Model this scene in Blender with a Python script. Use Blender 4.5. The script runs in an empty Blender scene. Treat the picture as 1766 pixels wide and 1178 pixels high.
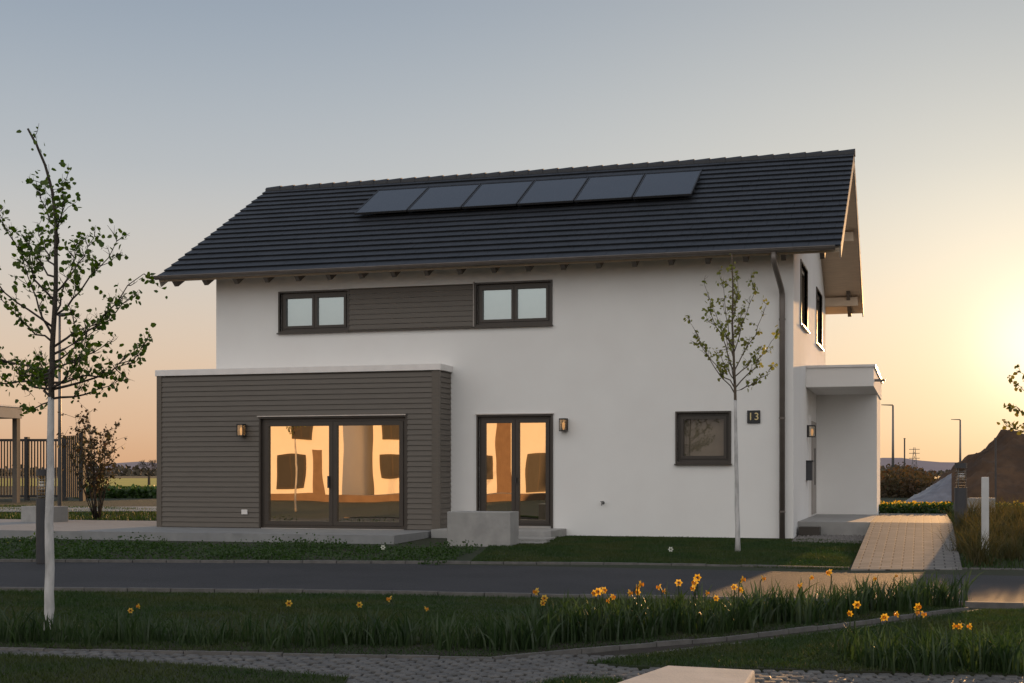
import bpy, math, random, bmesh
import numpy as np
from mathutils import Vector, noise
R=math.radians
random.seed(7); rng=np.random.default_rng(7)
SC=bpy.context.scene; COL=SC.collection
# ---------------------------------------------------------------- camera
CX,CY,CZ=2.385,-27.14,1.27
TH=R(16.5); FW=(-math.sin(TH),math.cos(TH)); RT=(math.cos(TH),math.sin(TH)); FP=2390.0; HY=815.0
cam=bpy.data.cameras.new('camera'); co=bpy.data.objects.new('camera',cam); COL.objects.link(co)
co.location=(CX,CY,CZ); co.rotation_euler=(R(90),0,TH)
cam.lens=36*FP/1766; cam.sensor_width=36; cam.shift_y=(HY-589)/1766; cam.clip_end=6000; cam.clip_start=.1
SC.camera=co
def ray(px,py):
    r=(px-883)/FP; return (FW[0]+r*RT[0],FW[1]+r*RT[1],(HY-py)/FP)
def G(px,py,z=0.0):
    d=ray(px,py); k=(z-CZ)/d[2]; return Vector((CX+k*d[0],CY+k*d[1],z))
def PY(px,py,y):
    d=ray(px,py); k=(y-CY)/d[1]; return Vector((CX+k*d[0],y,CZ+k*d[2]))
def PK(px,py,k):
    d=ray(px,py); return Vector((CX+k*d[0],CY+k*d[1],CZ+k*d[2]))
# ---------------------------------------------------------------- materials
def mat(name,c1,c2=None,rough=.7,scale=6,bump=0,bscale=60,metal=0,detail=6,spec=.5,trans=0,c3=None,scale2=.6,stretch=None):
    m=bpy.data.materials.new(name); m.use_nodes=True; nt=m.node_tree; n=nt.nodes; l=nt.links
    p=n['Principled BSDF']; p.inputs['Roughness'].default_value=rough; p.inputs['Metallic'].default_value=metal
    p.inputs['Specular IOR Level'].default_value=spec
    geo=n.new('ShaderNodeNewGeometry'); pos=geo.outputs['Position']
    if stretch:
        mp=n.new('ShaderNodeMapping'); mp.inputs['Scale'].default_value=stretch; l.new(pos,mp.inputs[0]); pos=mp.outputs[0]
    if c2 is None: c2=tuple(v*.85 for v in c1)
    no=n.new('ShaderNodeTexNoise'); no.inputs['Scale'].default_value=scale; no.inputs['Detail'].default_value=detail
    l.new(pos,no.inputs['Vector'])
    rp=n.new('ShaderNodeValToRGB'); rp.color_ramp.elements[0].position=.32; rp.color_ramp.elements[1].position=.68
    rp.color_ramp.elements[0].color=(*c1,1); rp.color_ramp.elements[1].color=(*c2,1)
    l.new(no.outputs['Fac'],rp.inputs[0]); out=rp.outputs[0]
    if c3 is not None:
        n2=n.new('ShaderNodeTexNoise'); n2.inputs['Scale'].default_value=scale2; n2.inputs['Detail'].default_value=4; l.new(pos,n2.inputs['Vector'])
        r2=n.new('ShaderNodeValToRGB'); r2.color_ramp.elements[0].position=.42; r2.color_ramp.elements[1].position=.62
        l.new(n2.outputs['Fac'],r2.inputs[0])
        mx=n.new('ShaderNodeMixRGB'); l.new(r2.outputs[0],mx.inputs[0]); l.new(out,mx.inputs[1]); mx.inputs[2].default_value=(*c3,1); out=mx.outputs[0]
    l.new(out,p.inputs['Base Color'])
    if bump:
        nb=n.new('ShaderNodeTexNoise'); nb.inputs['Scale'].default_value=bscale; nb.inputs['Detail'].default_value=5; l.new(pos,nb.inputs['Vector'])
        b=n.new('ShaderNodeBump'); b.inputs['Strength'].default_value=bump; b.inputs['Distance'].default_value=.02
        l.new(nb.outputs['Fac'],b.inputs['Height']); l.new(b.outputs[0],p.inputs['Normal'])
    if trans:
        tr=n.new('ShaderNodeBsdfTranslucent'); mh=n.new('ShaderNodeHueSaturation'); mh.inputs['Value'].default_value=1.6; mh.inputs['Saturation'].default_value=1.15
        l.new(out,mh.inputs['Color']); l.new(mh.outputs[0],tr.inputs[0])
        ms=n.new('ShaderNodeMixShader'); ms.inputs[0].default_value=trans; l.new(p.outputs[0],ms.inputs[1]); l.new(tr.outputs[0],ms.inputs[2])
        l.new(ms.outputs[0],n['Material Output'].inputs[0])
    return m
def glass_mat(name,refl=.6,tint=(.5,.5,.5),wave=.02,col=(1,1,1)):
    m=bpy.data.materials.new(name); m.use_nodes=True; nt=m.node_tree; n=nt.nodes; l=nt.links
    n.remove(n['Principled BSDF'])
    g=n.new('ShaderNodeBsdfGlossy'); g.inputs['Roughness'].default_value=.0; g.inputs['Color'].default_value=(*col,1)
    t=n.new('ShaderNodeBsdfTransparent'); t.inputs[0].default_value=(*tint,1)
    ms=n.new('ShaderNodeMixShader'); ms.inputs[0].default_value=refl
    if wave:
        geo=n.new('ShaderNodeNewGeometry'); no=n.new('ShaderNodeTexNoise'); no.inputs['Scale'].default_value=1.4; no.inputs['Detail'].default_value=0
        l.new(geo.outputs['Position'],no.inputs['Vector'])
        b=n.new('ShaderNodeBump'); b.inputs['Strength'].default_value=1; b.inputs['Distance'].default_value=wave
        l.new(no.outputs['Fac'],b.inputs['Height']); l.new(b.outputs[0],g.inputs['Normal'])
    l.new(t.outputs[0],ms.inputs[1]); l.new(g.outputs[0],ms.inputs[2]); l.new(ms.outputs[0],n['Material Output'].inputs[0])
    return m
def brick_mat(name,c1,c2,mortar,w=.2,h=.1,rough=.8,rot=0):
    m=bpy.data.materials.new(name); m.use_nodes=True; nt=m.node_tree; n=nt.nodes; l=nt.links; p=n['Principled BSDF']; p.inputs['Roughness'].default_value=rough
    geo=n.new('ShaderNodeNewGeometry'); mp=n.new('ShaderNodeMapping'); mp.inputs['Rotation'].default_value=(0,0,rot); l.new(geo.outputs['Position'],mp.inputs[0])
    b=n.new('ShaderNodeTexBrick'); b.inputs['Scale'].default_value=1; b.inputs['Brick Width'].default_value=w; b.inputs['Row Height'].default_value=h; b.inputs['Mortar Size'].default_value=.012; b.inputs['Mortar Smooth'].default_value=.3
    b.inputs['Color1'].default_value=(*c1,1); b.inputs['Color2'].default_value=(*c2,1); b.inputs['Mortar'].default_value=(*mortar,1)
    l.new(mp.outputs[0],b.inputs['Vector'])
    no=n.new('ShaderNodeTexNoise'); no.inputs['Scale'].default_value=3; l.new(geo.outputs['Position'],no.inputs['Vector'])
    mx=n.new('ShaderNodeMixRGB'); mx.blend_type='MULTIPLY'; mx.inputs[0].default_value=.4; l.new(b.outputs[0],mx.inputs[1]); l.new(no.outputs['Fac'],mx.inputs[2]); l.new(mx.outputs[0],p.inputs['Base Color'])
    bp=n.new('ShaderNodeBump'); bp.invert=True; bp.inputs['Strength'].default_value=.6; bp.inputs['Distance'].default_value=.006; l.new(b.outputs['Fac'],bp.inputs['Height']); l.new(bp.outputs[0],p.inputs['Normal'])
    return m
M={}
M['stucco']=mat('stucco',(.83,.81,.785),(.80,.775,.75),.9,1.2,.25,220,spec=.2)
M['plinth']=mat('plinth',(.40,.38,.37),(.33,.32,.31),.9,4,.3,120)
M['clad']=mat('cladding',(.118,.098,.079),(.100,.083,.067),.5,3,.06,90,stretch=(1,1,14))
M['frame']=mat('window_frame',(.052,.041,.033),(.045,.036,.029),.4,3)
M['tile']=mat('roof_tile',(.017,.019,.024),(.023,.025,.030),.5,3,.1,80,c3=(.015,.017,.021),scale2=1.5)
M['ridge']=mat('ridge_tile',(.02,.022,.027),(.026,.028,.034),.5,3,.1,80)
M['soffit']=mat('soffit_boards',(.66,.52,.38),(.58,.45,.33),.7,3,.1,40,stretch=(1,9,1))
M['beam']=mat('beam_paint',(.13,.105,.085),(.10,.085,.07),.65,4)
M['barge']=mat('barge_paint',(.34,.30,.27),(.3,.27,.24),.6,4)
M['gutter']=mat('gutter_metal',(.17,.145,.13),(.14,.12,.105),.4,5,metal=.3)
M['cap']=mat('metal_capping',(.75,.72,.70),(.69,.66,.64),.35,5,metal=.2)
M['silver']=mat('aluminium_trim',(.5,.49,.48),None,.3,5,metal=.6)
M['solar']=mat('solar_glass',(.02,.025,.034),(.024,.029,.038),.2,4,spec=.6)
M['black']=mat('black_paint',(.02,.02,.022),(.028,.028,.03),.45,5)
M['concrete']=mat('concrete',(.36,.345,.33),(.28,.27,.26),.85,5,.25,90,c3=(.31,.30,.285),scale2=1.3)
M['bench']=mat('bench_concrete',(.46,.42,.38),(.38,.35,.32),.85,6,.25,90,c3=(.42,.385,.35),scale2=2)
M['terrace']=mat('terrace_concrete',(.27,.27,.27),(.2,.2,.2),.75,4,.15,60,c3=(.23,.23,.235))
M['asphalt']=mat('asphalt',(.021,.021,.025),(.032,.031,.036),.8,120,.5,260,c3=(.019,.019,.023),scale2=.8)
M['kerb']=mat('kerb_stone',(.15,.14,.132),(.1,.095,.09),.85,9,.3,90)
M['cobble']=mat('cobble_stone',(.135,.128,.122),(.075,.072,.07),.65,7,.4,120)
M['soil']=mat('soil',(.022,.016,.011),(.035,.027,.02),.95,14,.8,60)
M['ground']=mat('ground_soil',(.013,.022,.005),(.02,.03,.008),.95,9,.6,60,c3=(.024,.025,.011),scale2=.35)
M['grass']=mat('grass_blades',(.017,.044,.006),(.03,.06,.009),.6,3,c3=(.045,.06,.012),scale2=.9,trans=.35)
M['leafdark']=mat('leaves_dark_green',(.022,.05,.010),(.045,.085,.018),.5,9,trans=.4)
M['leaftree']=mat('leaves_linden',(.04,.085,.012),(.11,.15,.02),.5,14,trans=.55)
M['leaflight']=mat('leaves_spring_green',(.13,.16,.03),(.22,.2,.045),.5,9,trans=.45)
M['leafred']=mat('leaves_reddish',(.06,.035,.02),(.04,.045,.018),.6,9,trans=.35)
M['leafsunlit']=mat('leaves_sunlit_yellow',(.16,.13,.03),(.1,.12,.03),.5,9,trans=.5)  # yellow of the low sun is put into the leaf colour
M['sungrass']=mat('sunlit_yellow_grass',(.10,.075,.025),(.05,.055,.018),.6,6,trans=.45)  # yellow sunlight on the clumps is painted into the blade colour
M['bark']=mat('bark',(.035,.028,.022),(.06,.048,.038),.9,30,.6,60)
M['bark2']=mat('bark_light',(.09,.065,.045),(.12,.09,.065),.9,30,.6,60)
M['white_trunk']=mat('limewash',(.58,.56,.55),(.36,.35,.34),.85,14,.5,50,stretch=(1,1,.35))
M['dafleaf']=mat('daffodil_leaf',(.022,.045,.015),(.042,.07,.022),.45,6,trans=.4)
M['petal']=mat('daffodil_petal',(.58,.36,.04),(.68,.46,.09),.5,20,trans=.35)
M['whitepetal']=mat('white_petal',(.7,.7,.6),None,.5,20,trans=.3)
M['trumpet']=mat('daffodil_trumpet',(.6,.24,.015),None,.5,20,trans=.3)
M['whitepaint']=mat('white_paint',(.55,.54,.53),None,.4,5)
M['steel']=mat('galvanised_steel',(.16,.155,.15),(.13,.13,.13),.45,8,metal=.4)
M['darkgrey']=mat('dark_grey_metal',(.05,.05,.055),(.06,.06,.065),.4,8,metal=.3)
M['interior']=mat('interior_plaster',(.34,.28,.22),None,.9,4)
M['curtain']=mat('sheer_curtain',(.7,.62,.52),(.6,.54,.46),.9,5,trans=.4)
M['blind']=mat('roller_blind',(.56,.58,.54),(.48,.51,.48),.9,5)
M['dirt']=mat('dirt_heap',(.062,.034,.018),(.10,.056,.03),.95,2.5,1,6,c3=(.045,.025,.014))
M['tarp']=mat('plastic_sheet',(.19,.19,.215),(.12,.12,.14),.4,2,.6,3)
M['dry']=mat('dry_scrub',(.07,.042,.022),(.04,.04,.016),.8,1,trans=.35)
M['rape']=mat('yellow_field',(.35,.3,.03),(.2,.22,.03),.9,.2)
M['field']=mat('far_field',(.04,.05,.016),(.06,.065,.02),.9,.05)
M['hill']=mat('far_hill_haze',(.36,.29,.29),(.32,.26,.27),1,.01,spec=0)  # distance haze is mixed into this pale colour
M['farhedge']=mat('far_hedge',(.08,.06,.04),(.10,.08,.05),.9,.3)
M['gravel']=mat('gravel_stones',(.22,.2,.19),(.1,.095,.09),.9,30)
M['gold']=mat('brass_digits',(.75,.6,.3),None,.35,5,metal=.3)
M['timber']=mat('brown_render',(.22,.15,.10),(.18,.12,.08),.8,3)
M['paving']=brick_mat('paving_blocks',(.24,.222,.205),(.18,.168,.158),(.045,.04,.035),.3,.2)
M['glass']=glass_mat('window_glass',.74,(.45,.36,.28),.0014,(1,.87,.68))
M['skyglass']=glass_mat('upper_window_glass',.5,(.7,.7,.7),.0005,(.9,1,1))
M['dullglass']=glass_mat('low_reflection_window_glass',.09,(.55,.49,.43),.0005,(1,.95,.9))  # clear glass, reflection turned down to keep the mirrored tree off the pane
M['lampglass']=glass_mat('lamp_glass',.15,(.9,.85,.75),0)
def emis(name,c,s):
    m=mat(name,c); p=m.node_tree.nodes['Principled BSDF']; p.inputs['Emission Color'].default_value=(*c,1); p.inputs['Emission Strength'].default_value=s; return m
M['bulb']=emis('warm_bulb',(.8,.42,.16),.6)
# ---------------------------------------------------------------- object helpers
BASE={}
def tag(o,label=None,cat=None,group=None,kind=None):
    if label: o['label']=label
    if cat: o['category']=cat
    if group: o['group']=group
    if kind: o['kind']=kind
    return o
def thing(name,label,cat,loc,group=None):
    o=bpy.data.objects.new(name,None); COL.objects.link(o); o.location=loc; o.empty_display_size=.1
    BASE[o.name]=Vector(loc); return tag(o,label,cat,group)
def link(name,me,m,parent,smooth):
    me.materials.append(m)
    if smooth: me.polygons.foreach_set('use_smooth',[True]*len(me.polygons))
    o=bpy.data.objects.new(name,me); COL.objects.link(o)
    if parent is not None: o.parent=parent; BASE[o.name]=BASE[parent.name]
    else: BASE[o.name]=Vector((0,0,0))
    return o
class MB:
    def __init__(s,tf=None): s.v=[]; s.f=[]; s.tf=tf
    def add(s,vs,fs):
        b=len(s.v); s.v+= [s.tf(*v) if s.tf else tuple(v) for v in vs]; s.f+=[tuple(b+i for i in f) for f in fs]; return s
    def box(s,x0,x1,y0,y1,z0,z1):
        return s.add([(x0,y0,z0),(x1,y0,z0),(x1,y1,z0),(x0,y1,z0),(x0,y0,z1),(x1,y0,z1),(x1,y1,z1),(x0,y1,z1)],
              [(0,3,2,1),(4,5,6,7),(0,1,5,4),(1,2,6,5),(2,3,7,6),(3,0,4,7)])
    def hexa(s,p):
        return s.add(p,[(0,3,2,1),(4,5,6,7),(0,1,5,4),(1,2,6,5),(2,3,7,6),(3,0,4,7)])
    def prism(s,poly,z0,z1):
        n=len(poly); s.add([(p[0],p[1],z0) for p in poly]+[(p[0],p[1],z1) for p in poly],
           [tuple(range(n-1,-1,-1)),tuple(range(n,2*n))]+[(i,(i+1)%n,n+(i+1)%n,n+i) for i in range(n)]); return s
    def tube(s,pts,rs,n=8,cap=True):
        pts=[Vector(p) for p in pts]
        if not hasattr(rs,'__len__'): rs=[rs]*len(pts)
        vs=[]
        for i,p in enumerate(pts):
            t=(pts[min(i+1,len(pts)-1)]-pts[max(i-1,0)])
            if t.length<1e-9: t=Vector((0,0,1))
            t.normalize(); a=Vector((1,0,0)) if abs(t.x)<.8 else Vector((0,1,0))
            u=t.cross(a).normalized(); w=t.cross(u)
            for j in range(n):
                q=p+(u*math.cos(2*math.pi*j/n)+w*math.sin(2*math.pi*j/n))*rs[i]; vs.append(tuple(q))
        fs=[(i*n+j,i*n+(j+1)%n,(i+1)*n+(j+1)%n,(i+1)*n+j) for i in range(len(pts)-1) for j in range(n)]
        if cap: fs+=[tuple(range(n-1,-1,-1)),tuple(range((len(pts)-1)*n,len(pts)*n))]
        return s.add(vs,fs)
    def build(s,name,m,parent=None,smooth=False,bevel=0):
        b=BASE[parent.name] if parent is not None else Vector((0,0,0))
        me=bpy.data.meshes.new(name); me.from_pydata([(v[0]-b.x,v[1]-b.y,v[2]-b.z) for v in s.v],[],s.f)
        o=link(name,me,m,parent,smooth)
        if not smooth:
            bm=bmesh.new(); bm.from_mesh(me); bmesh.ops.recalc_face_normals(bm,faces=bm.faces)
            if bevel: bmesh.ops.bevel(bm,geom=list(bm.edges),offset=bevel,segments=2,affect='EDGES',profile=.5)
            bm.to_mesh(me); bm.free()
        return o
def npmesh(name,V,F,m,parent=None,smooth=False):
    b=BASE[parent.name] if parent is not None else Vector((0,0,0)); V=np.asarray(V,dtype=np.float32)-np.array(b,dtype=np.float32)
    F=np.asarray(F,dtype=np.int32); me=bpy.data.meshes.new(name); k=F.shape[1]
    me.vertices.add(len(V)); me.vertices.foreach_set('co',V.ravel()); me.loops.add(F.size); me.loops.foreach_set('vertex_index',F.ravel())
    me.polygons.add(len(F)); me.polygons.foreach_set('loop_start',np.arange(len(F),dtype=np.int32)*k); me.polygons.foreach_set('loop_total',np.full(len(F),k,dtype=np.int32))
    me.update(calc_edges=True); return link(name,me,m,parent,smooth)
def kids(o): return [c for c in bpy.data.objects if c.parent==o]
def copy_tree(o,parent=None,loc=None,rotz=None,scale=None,label=None):
    c=o.copy(); COL.objects.link(c); BASE[c.name]=BASE[o.name]
    if parent is not None: c.parent=parent
    if loc is not None: c.location=loc
    if rotz is not None: c.rotation_euler=(0,0,rotz)
    if scale is not None: c.scale=(scale,)*3
    if label: c['label']=label
    for ch in kids(o): copy_tree(ch,c)
    return c
def leaves(name,P,size,m,parent=None):
    P=np.asarray(P,dtype=float); n=len(P)
    a=rng.normal(size=(n,3)); a[:,2]-=.5; a/=np.linalg.norm(a,axis=1)[:,None]
    b=np.cross(a,rng.normal(size=(n,3))); b/=np.linalg.norm(b,axis=1)[:,None]; c=np.cross(a,b)
    s=size*rng.uniform(.6,1.25,n)[:,None]
    V=np.stack([P,P+a*s*.3+b*s*.42+c*s*.1,P+a*s*.75+b*s*.3+c*s*.08,P+a*s,P+a*s*.75-b*s*.3+c*s*.08,P+a*s*.3-b*s*.42+c*s*.1],1).reshape(-1,3)
    F0=np.array([[0,1,2,3],[0,3,4,5]]); F=(F0[None]+(np.arange(n)*6)[:,None,None]).reshape(-1,4)
    return npmesh(name,V,F,m,parent)
def inpoly(P,poly):
    x,y=P[:,0],P[:,1]; ins=np.zeros(len(P),bool); n=len(poly)
    for i in range(n):
        x1,y1=poly[i][0],poly[i][1]; x2,y2=poly[(i+1)%n][0],poly[(i+1)%n][1]
        if y1==y2: continue
        c=((y1>y)!=(y2>y))&(x<(x2-x1)*(y-y1)/(y2-y1)+x1); ins^=c
    return ins
def sample(poly,n,excl=()):
    a=np.array([(p[0],p[1]) for p in poly]); lo,hi=a.min(0),a.max(0); out=np.zeros((0,2))
    while len(out)<n:
        P=rng.uniform(lo,hi,(n*2,2)); k=inpoly(P,poly)
        for e in excl: k&=~inpoly(P,e)
        out=np.vstack([out,P[k]])
    return out[:n]
def blades(name,P,zf,h,w,m,parent=None,lean=.35):
    n=len(P); z=zf(P[:,0],P[:,1]); B=np.column_stack([P,z]); an=rng.uniform(0,2*np.pi,n); d=np.column_stack([np.cos(an),np.sin(an),np.zeros(n)])
    pn=(np.sin(P[:,0]*1.7+2*np.sin(P[:,1]*1.3))+np.sin(P[:,1]*2.3+P[:,0]*.7))*.15+1
    H=(h*rng.uniform(.5,1.3,n)*pn)[:,None]; la=rng.uniform(0,2*np.pi,n); L=np.column_stack([np.cos(la),np.sin(la),np.zeros(n)])*H*rng.uniform(.1,1,n)[:,None]*lean*2
    up=np.array([0,0,1.]); W=w*rng.uniform(.6,1.3,n)[:,None]
    V=np.stack([B-d*W,B+d*W,B+up*H*.6+L*.4+d*W*.7,B+up*H+L,B+up*H*.6+L*.4-d*W*.7],1).reshape(-1,3)
    I=(np.arange(n)*5)[:,None]
    T=np.vstack([np.array([[0,1,2]])+I,np.array([[0,2,4]])+I,np.array([[4,2,3]])+I]); return npmesh(name,V,T,m,parent)
# ---------------------------------------------------------------- ground
def gh(x,y):
    return np.interp(np.asarray(y,dtype=float),[-2000,-7.6,-6.6,-1,6,40,3000],[-.17,-.17,-.13,-.02,.12,.17,.17])
def gr(x,y):
    return np.interp(np.asarray(y,dtype=float),[-2000,-6.3,.8,5,14],[-.14,-.14,.27,.27,.14])
xs=np.concatenate([-np.geomspace(2500,30,14),np.linspace(-28,14,60),np.geomspace(16,2500,14)])
ys=np.concatenate([-np.geomspace(900,34,8),np.linspace(-32,10,80),np.geomspace(11,2800,24)])
X,Y=np.meshgrid(xs,ys); Z=gh(X,Y); V=np.column_stack([X.ravel(),Y.ravel(),Z.ravel()]); nx=len(xs)
F=[(j*nx+i,j*nx+i+1,(j+1)*nx+i+1,(j+1)*nx+i) for j in range(len(ys)-1) for i in range(nx-1)]
tag(npmesh('ground',V,F,M['ground'],smooth=True),kind='structure')
yy=[-6.28,.8,5,14]; V=[]
for y in yy: V+=[(2.935,y,float(gr(0,y))),(16,y,float(gr(0,y)))]
tag(npmesh('planting_bank',V,[(2*i,2*i+1,2*i+3,2*i+2) for i in range(3)],M['ground']),kind='structure')
ZR=-.145; ZL=-.10
far_edge=[(-900,962),(0,969),(700,972),(1100,976),(1465,983),(1650,984),(1766,986),(2100,988)]
near_edge=[(-900,1010),(0,1018),(600,1023),(1000,1031),(1300,1036),(1560,1040),(1660,1044),(1766,1046),(2100,1046)]
fe=[G(a,b,ZR) for a,b in far_edge]; ne=[G(a,b,ZR) for a,b in near_edge]
def strip(name,A,B,z,m):
    a=[(p.x,p.y) for p in A]+[(p.x,p.y) for p in B][::-1]
    return MB().prism(a,z-.02,z).build(name,m)
tag(strip('road',ne,fe,ZR,M['asphalt']),kind='structure')
def kerbline(pts,z,m,name,w=.1,h=.06,L=.5):
    mb=MB()
    for a,b in zip(pts[:-1],pts[1:]):
        a=Vector((a[0],a[1],0)); b=Vector((b[0],b[1],0)); t=b-a; n=max(1,int(t.length/L)); nn=Vector((-t.y,t.x,0)).normalized()*w/2
        for i in range(n):
            p=a+t*((i+.012)/n); q=a+t*((i+.988)/n); j=random.uniform(-.004,.004)
            mb.hexa([tuple(p-nn)[:2]+(z-.1,),tuple(q-nn)[:2]+(z-.1,),tuple(q+nn)[:2]+(z-.1,),tuple(p+nn)[:2]+(z-.1,),
                     tuple(p-nn)[:2]+(z+h+j,),tuple(q-nn)[:2]+(z+h+j,),tuple(q+nn)[:2]+(z+h+j,),tuple(p+nn)[:2]+(z+h+j,)])
    return tag(mb.build(name,m),kind='structure')
kerbline(fe[1:5],ZR,M['kerb'],'kerb',.1,.045)
kerbline(fe[5:],ZR,M['kerb'],'kerb',.1,.045)
kerbline(ne[:-1],ZR,M['kerb'],'kerb',.08,.04)
bed_front=[(-300,1112),(0,1118),(400,1126),(850,1134),(1000,1119),(1250,1099),(1500,1070),(1668,1048)]
bf=[G(a,b,ZL) for a,b in bed_front]
ne2=[G(a,b+1,ZL) for a,b in [(-300,1016),(0,1019),(600,1024),(1000,1032),(1300,1037),(1560,1041),(1665,1046)]]
lawnA=[(p.x,p.y) for p in ne2]+[(p.x,p.y) for p in bf[::-1]]
def sheet(name,poly,z,m,kind='structure',th=.05):
    return tag(MB().prism(poly,z-th,z).build(name,m),kind=kind)
sheet('lawn',lawnA,ZL,M['ground'])
rl=[(1012,1142),(1250,1112),(1500,1081),(1690,1052),(2000,1050),(2000,1168),(1500,1158),(1300,1152),(1080,1149)]
lawnB=[tuple(G(a,b,ZL))[:2] for a,b in rl]; sheet('lawn',lawnB,ZL,M['ground'])
ll=[(-300,1124),(0,1128),(150,1136),(400,1151),(600,1168),(560,1260),(-300,1260)]
lawnC=[tuple(G(a,b,ZL))[:2] for a,b in ll]; sheet('lawn',lawnC,ZL,M['ground'])
lm=[(900,1185),(980,1170),(1075,1172),(1060,1230),(900,1230)]
lawnD=[tuple(G(a,b,ZL))[:2] for a,b in lm]; sheet('lawn',lawnD,ZL,M['ground'])
kerbline(bf,ZL,M['kerb'],'kerb',.05,.006,.35)
kerbline([G(a,b,ZL) for a,b in rl[:4]],ZL,M['kerb'],'kerb',.045,.006,.35)
zl=lambda x,y: np.full(len(x),ZL)
for poly,n in ((lawnA,160000),(lawnB,65000),(lawnC,34000),(lawnD,3500)):
    tag(blades('grass',sample(poly,n),zl,.028,.003,M['grass'],lean=.7),kind='stuff')
cp=[tuple(G(a,b,ZL))[:2] for a,b in [(-300,1112),(0,1118),(400,1127),(850,1136),(1010,1121),(1668,1049),(2050,1049),(2050,1300),(-300,1300)]]
tag(MB().prism(cp,ZL-.1,ZL-.03).build('cobbled_path_bed',M['soil']),kind='structure')
U=Vector((math.cos(R(12)),math.sin(R(12)),0)); W_=Vector((-U.y,U.x,0)); O=G(883,1178,0); O.z=0; P=[]
for i in range(-75,75):
    for j in range(-22,22):
        c=O+U*(i*.105+random.uniform(-.008,.008)+(j%2)*.05)+W_*(j*.1+random.uniform(-.008,.008)); P.append((c.x,c.y))
P=np.array(P); k=inpoly(P,cp)
for e in (lawnB,lawnC,lawnD): k&=~inpoly(P,e)
mb=MB()
for c in P[k]:
    s=.046*random.uniform(.86,1.02); s2=.044*random.uniform(.86,1.02); z=ZL-.006+random.uniform(-.006,.006); an=R(12)+random.uniform(-.1,.1); ca,sa=math.cos(an),math.sin(an)
    q=lambda u,v,zz:(c[0]+u*ca-v*sa,c[1]+u*sa+v*ca,zz)
    b=[q(-s,-s2,z-.04),q(s,-s2,z-.04),q(s,s2,z-.04),q(-s,s2,z-.04)]; m1=[q(-s,-s2,z-.008),q(s,-s2,z-.008),q(s,s2,z-.008),q(-s,s2,z-.008)]; t=[q(-s*.78,-s2*.78,z),q(s*.78,-s2*.78,z),q(s*.78,s2*.78,z),q(-s*.78,s2*.78,z)]
    mb.add(b+m1+t,[(0,1,5,4),(1,2,6,5),(2,3,7,6),(3,0,4,7),(4,5,9,8),(5,6,10,9),(6,7,11,10),(7,4,8,11),(8,9,10,11)])
tag(mb.build('cobbled_path',M['cobble']),kind='structure')
# ---------------------------------------------------------------- entrance path, house strip lawn
PX0,PX1=1.42,2.93
mb=MB(); mb.hexa([(PX0-.02,-6.75,-.3),(PX1,-6.3,-.3),(PX1,.8,-.3),(PX0,.8,-.3),(PX0-.02,-6.75,-.115),(PX1,-6.3,-.115),(PX1,.8,.30),(PX0,.8,.30)])
mb.hexa([(PX0,.8,-.3),(PX1,.8,-.3),(PX1,7,-.3),(PX0,7,-.3),(PX0,.8,.30),(PX1,.8,.30),(PX1,7,.30),(PX0,7,.30)])
tag(mb.build('entrance_path',M['paving']),kind='structure')
fex=[(p.x,p.y+.1) for p in fe]
lawnY=[(fex[2][0]+1,fex[2][1])]+[(fex[3][0],fex[3][1]),(1.36,-6.7),(1.36,-.9),(0.5,-.35),(-4.3,-.35),(-5.3,-2.5)]
tag(blades('grass',sample(lawnY,75000),gh,.038,.005,M['grass']),kind='stuff')
tag(blades('grass',sample([(2.95,-6.2),(12,-6),(14,14),(2.95,14)],45000),gr,.08,.010,M['grass']),kind='stuff')
tag(blades('grass',sample([(-34,3),(-13.6,3),(-13,9),(-34,14)],30000),gh,.08,.012,M['grass']),kind='stuff')
gcp=[(-17,fex[1][1]-.5),(fex[2][0],fex[2][1]),(-4.6,-7.4),(-5.1,-3.9),(-17,-3.9)]
P=sample(gcp,8500); h=(np.sin(P[:,0]*2.1)+np.sin(P[:,1]*3+P[:,0]*1.3))*.5; pts=[]
for p,hh in zip(P,h):
    if hh>.1 or random.random()<.45:
        bo=random.random()<.08
        for q in range(7 if bo else 4): pts.append((p[0]+random.gauss(0,.05),p[1]+random.gauss(0,.05),float(gh(p[0],p[1]))+random.uniform(.0,.05+.08*max(hh,0))*(2.3 if bo else 1)))
tag(leaves('ground_cover',pts,.04,M['leafdark']),kind='stuff')
gp=sample([(.05,-1.1),(1.38,-1.3),(1.38,.9),(.05,.9)],900); mb=MB()
for p in gp:
    r=random.uniform(.02,.04); z=float(gh(0,p[1])); mb.add([(p[0]-r,p[1],z),(p[0],p[1]-r,z),(p[0]+r,p[1],z),(p[0],p[1]+r,z),(p[0],p[1],z+r)],[(0,1,4),(1,2,4),(2,3,4),(3,0,4)])
tag(mb.build('gravel',M['gravel']),kind='stuff')
tag(MB().box(-34,-7.02,-3.1,2.6,-.35,.10).build('terrace',M['terrace']),kind='structure')
tag(MB().box(-6.96,-4.5,-1.25,-.02,-.3,.14).build('doorstep_slab',M['concrete'],bevel=.01),kind='structure')
tag(MB().box(-5.6,-4.4,-2.0,-1.27,-.3,.03).build('step_slab',M['concrete'],bevel=.01),kind='structure')
tag(MB().box(-5.4,-4.3,-2.6,-2.02,-.3,-.02).build('step_slab',M['concrete'],bevel=.01),kind='structure')
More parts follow.
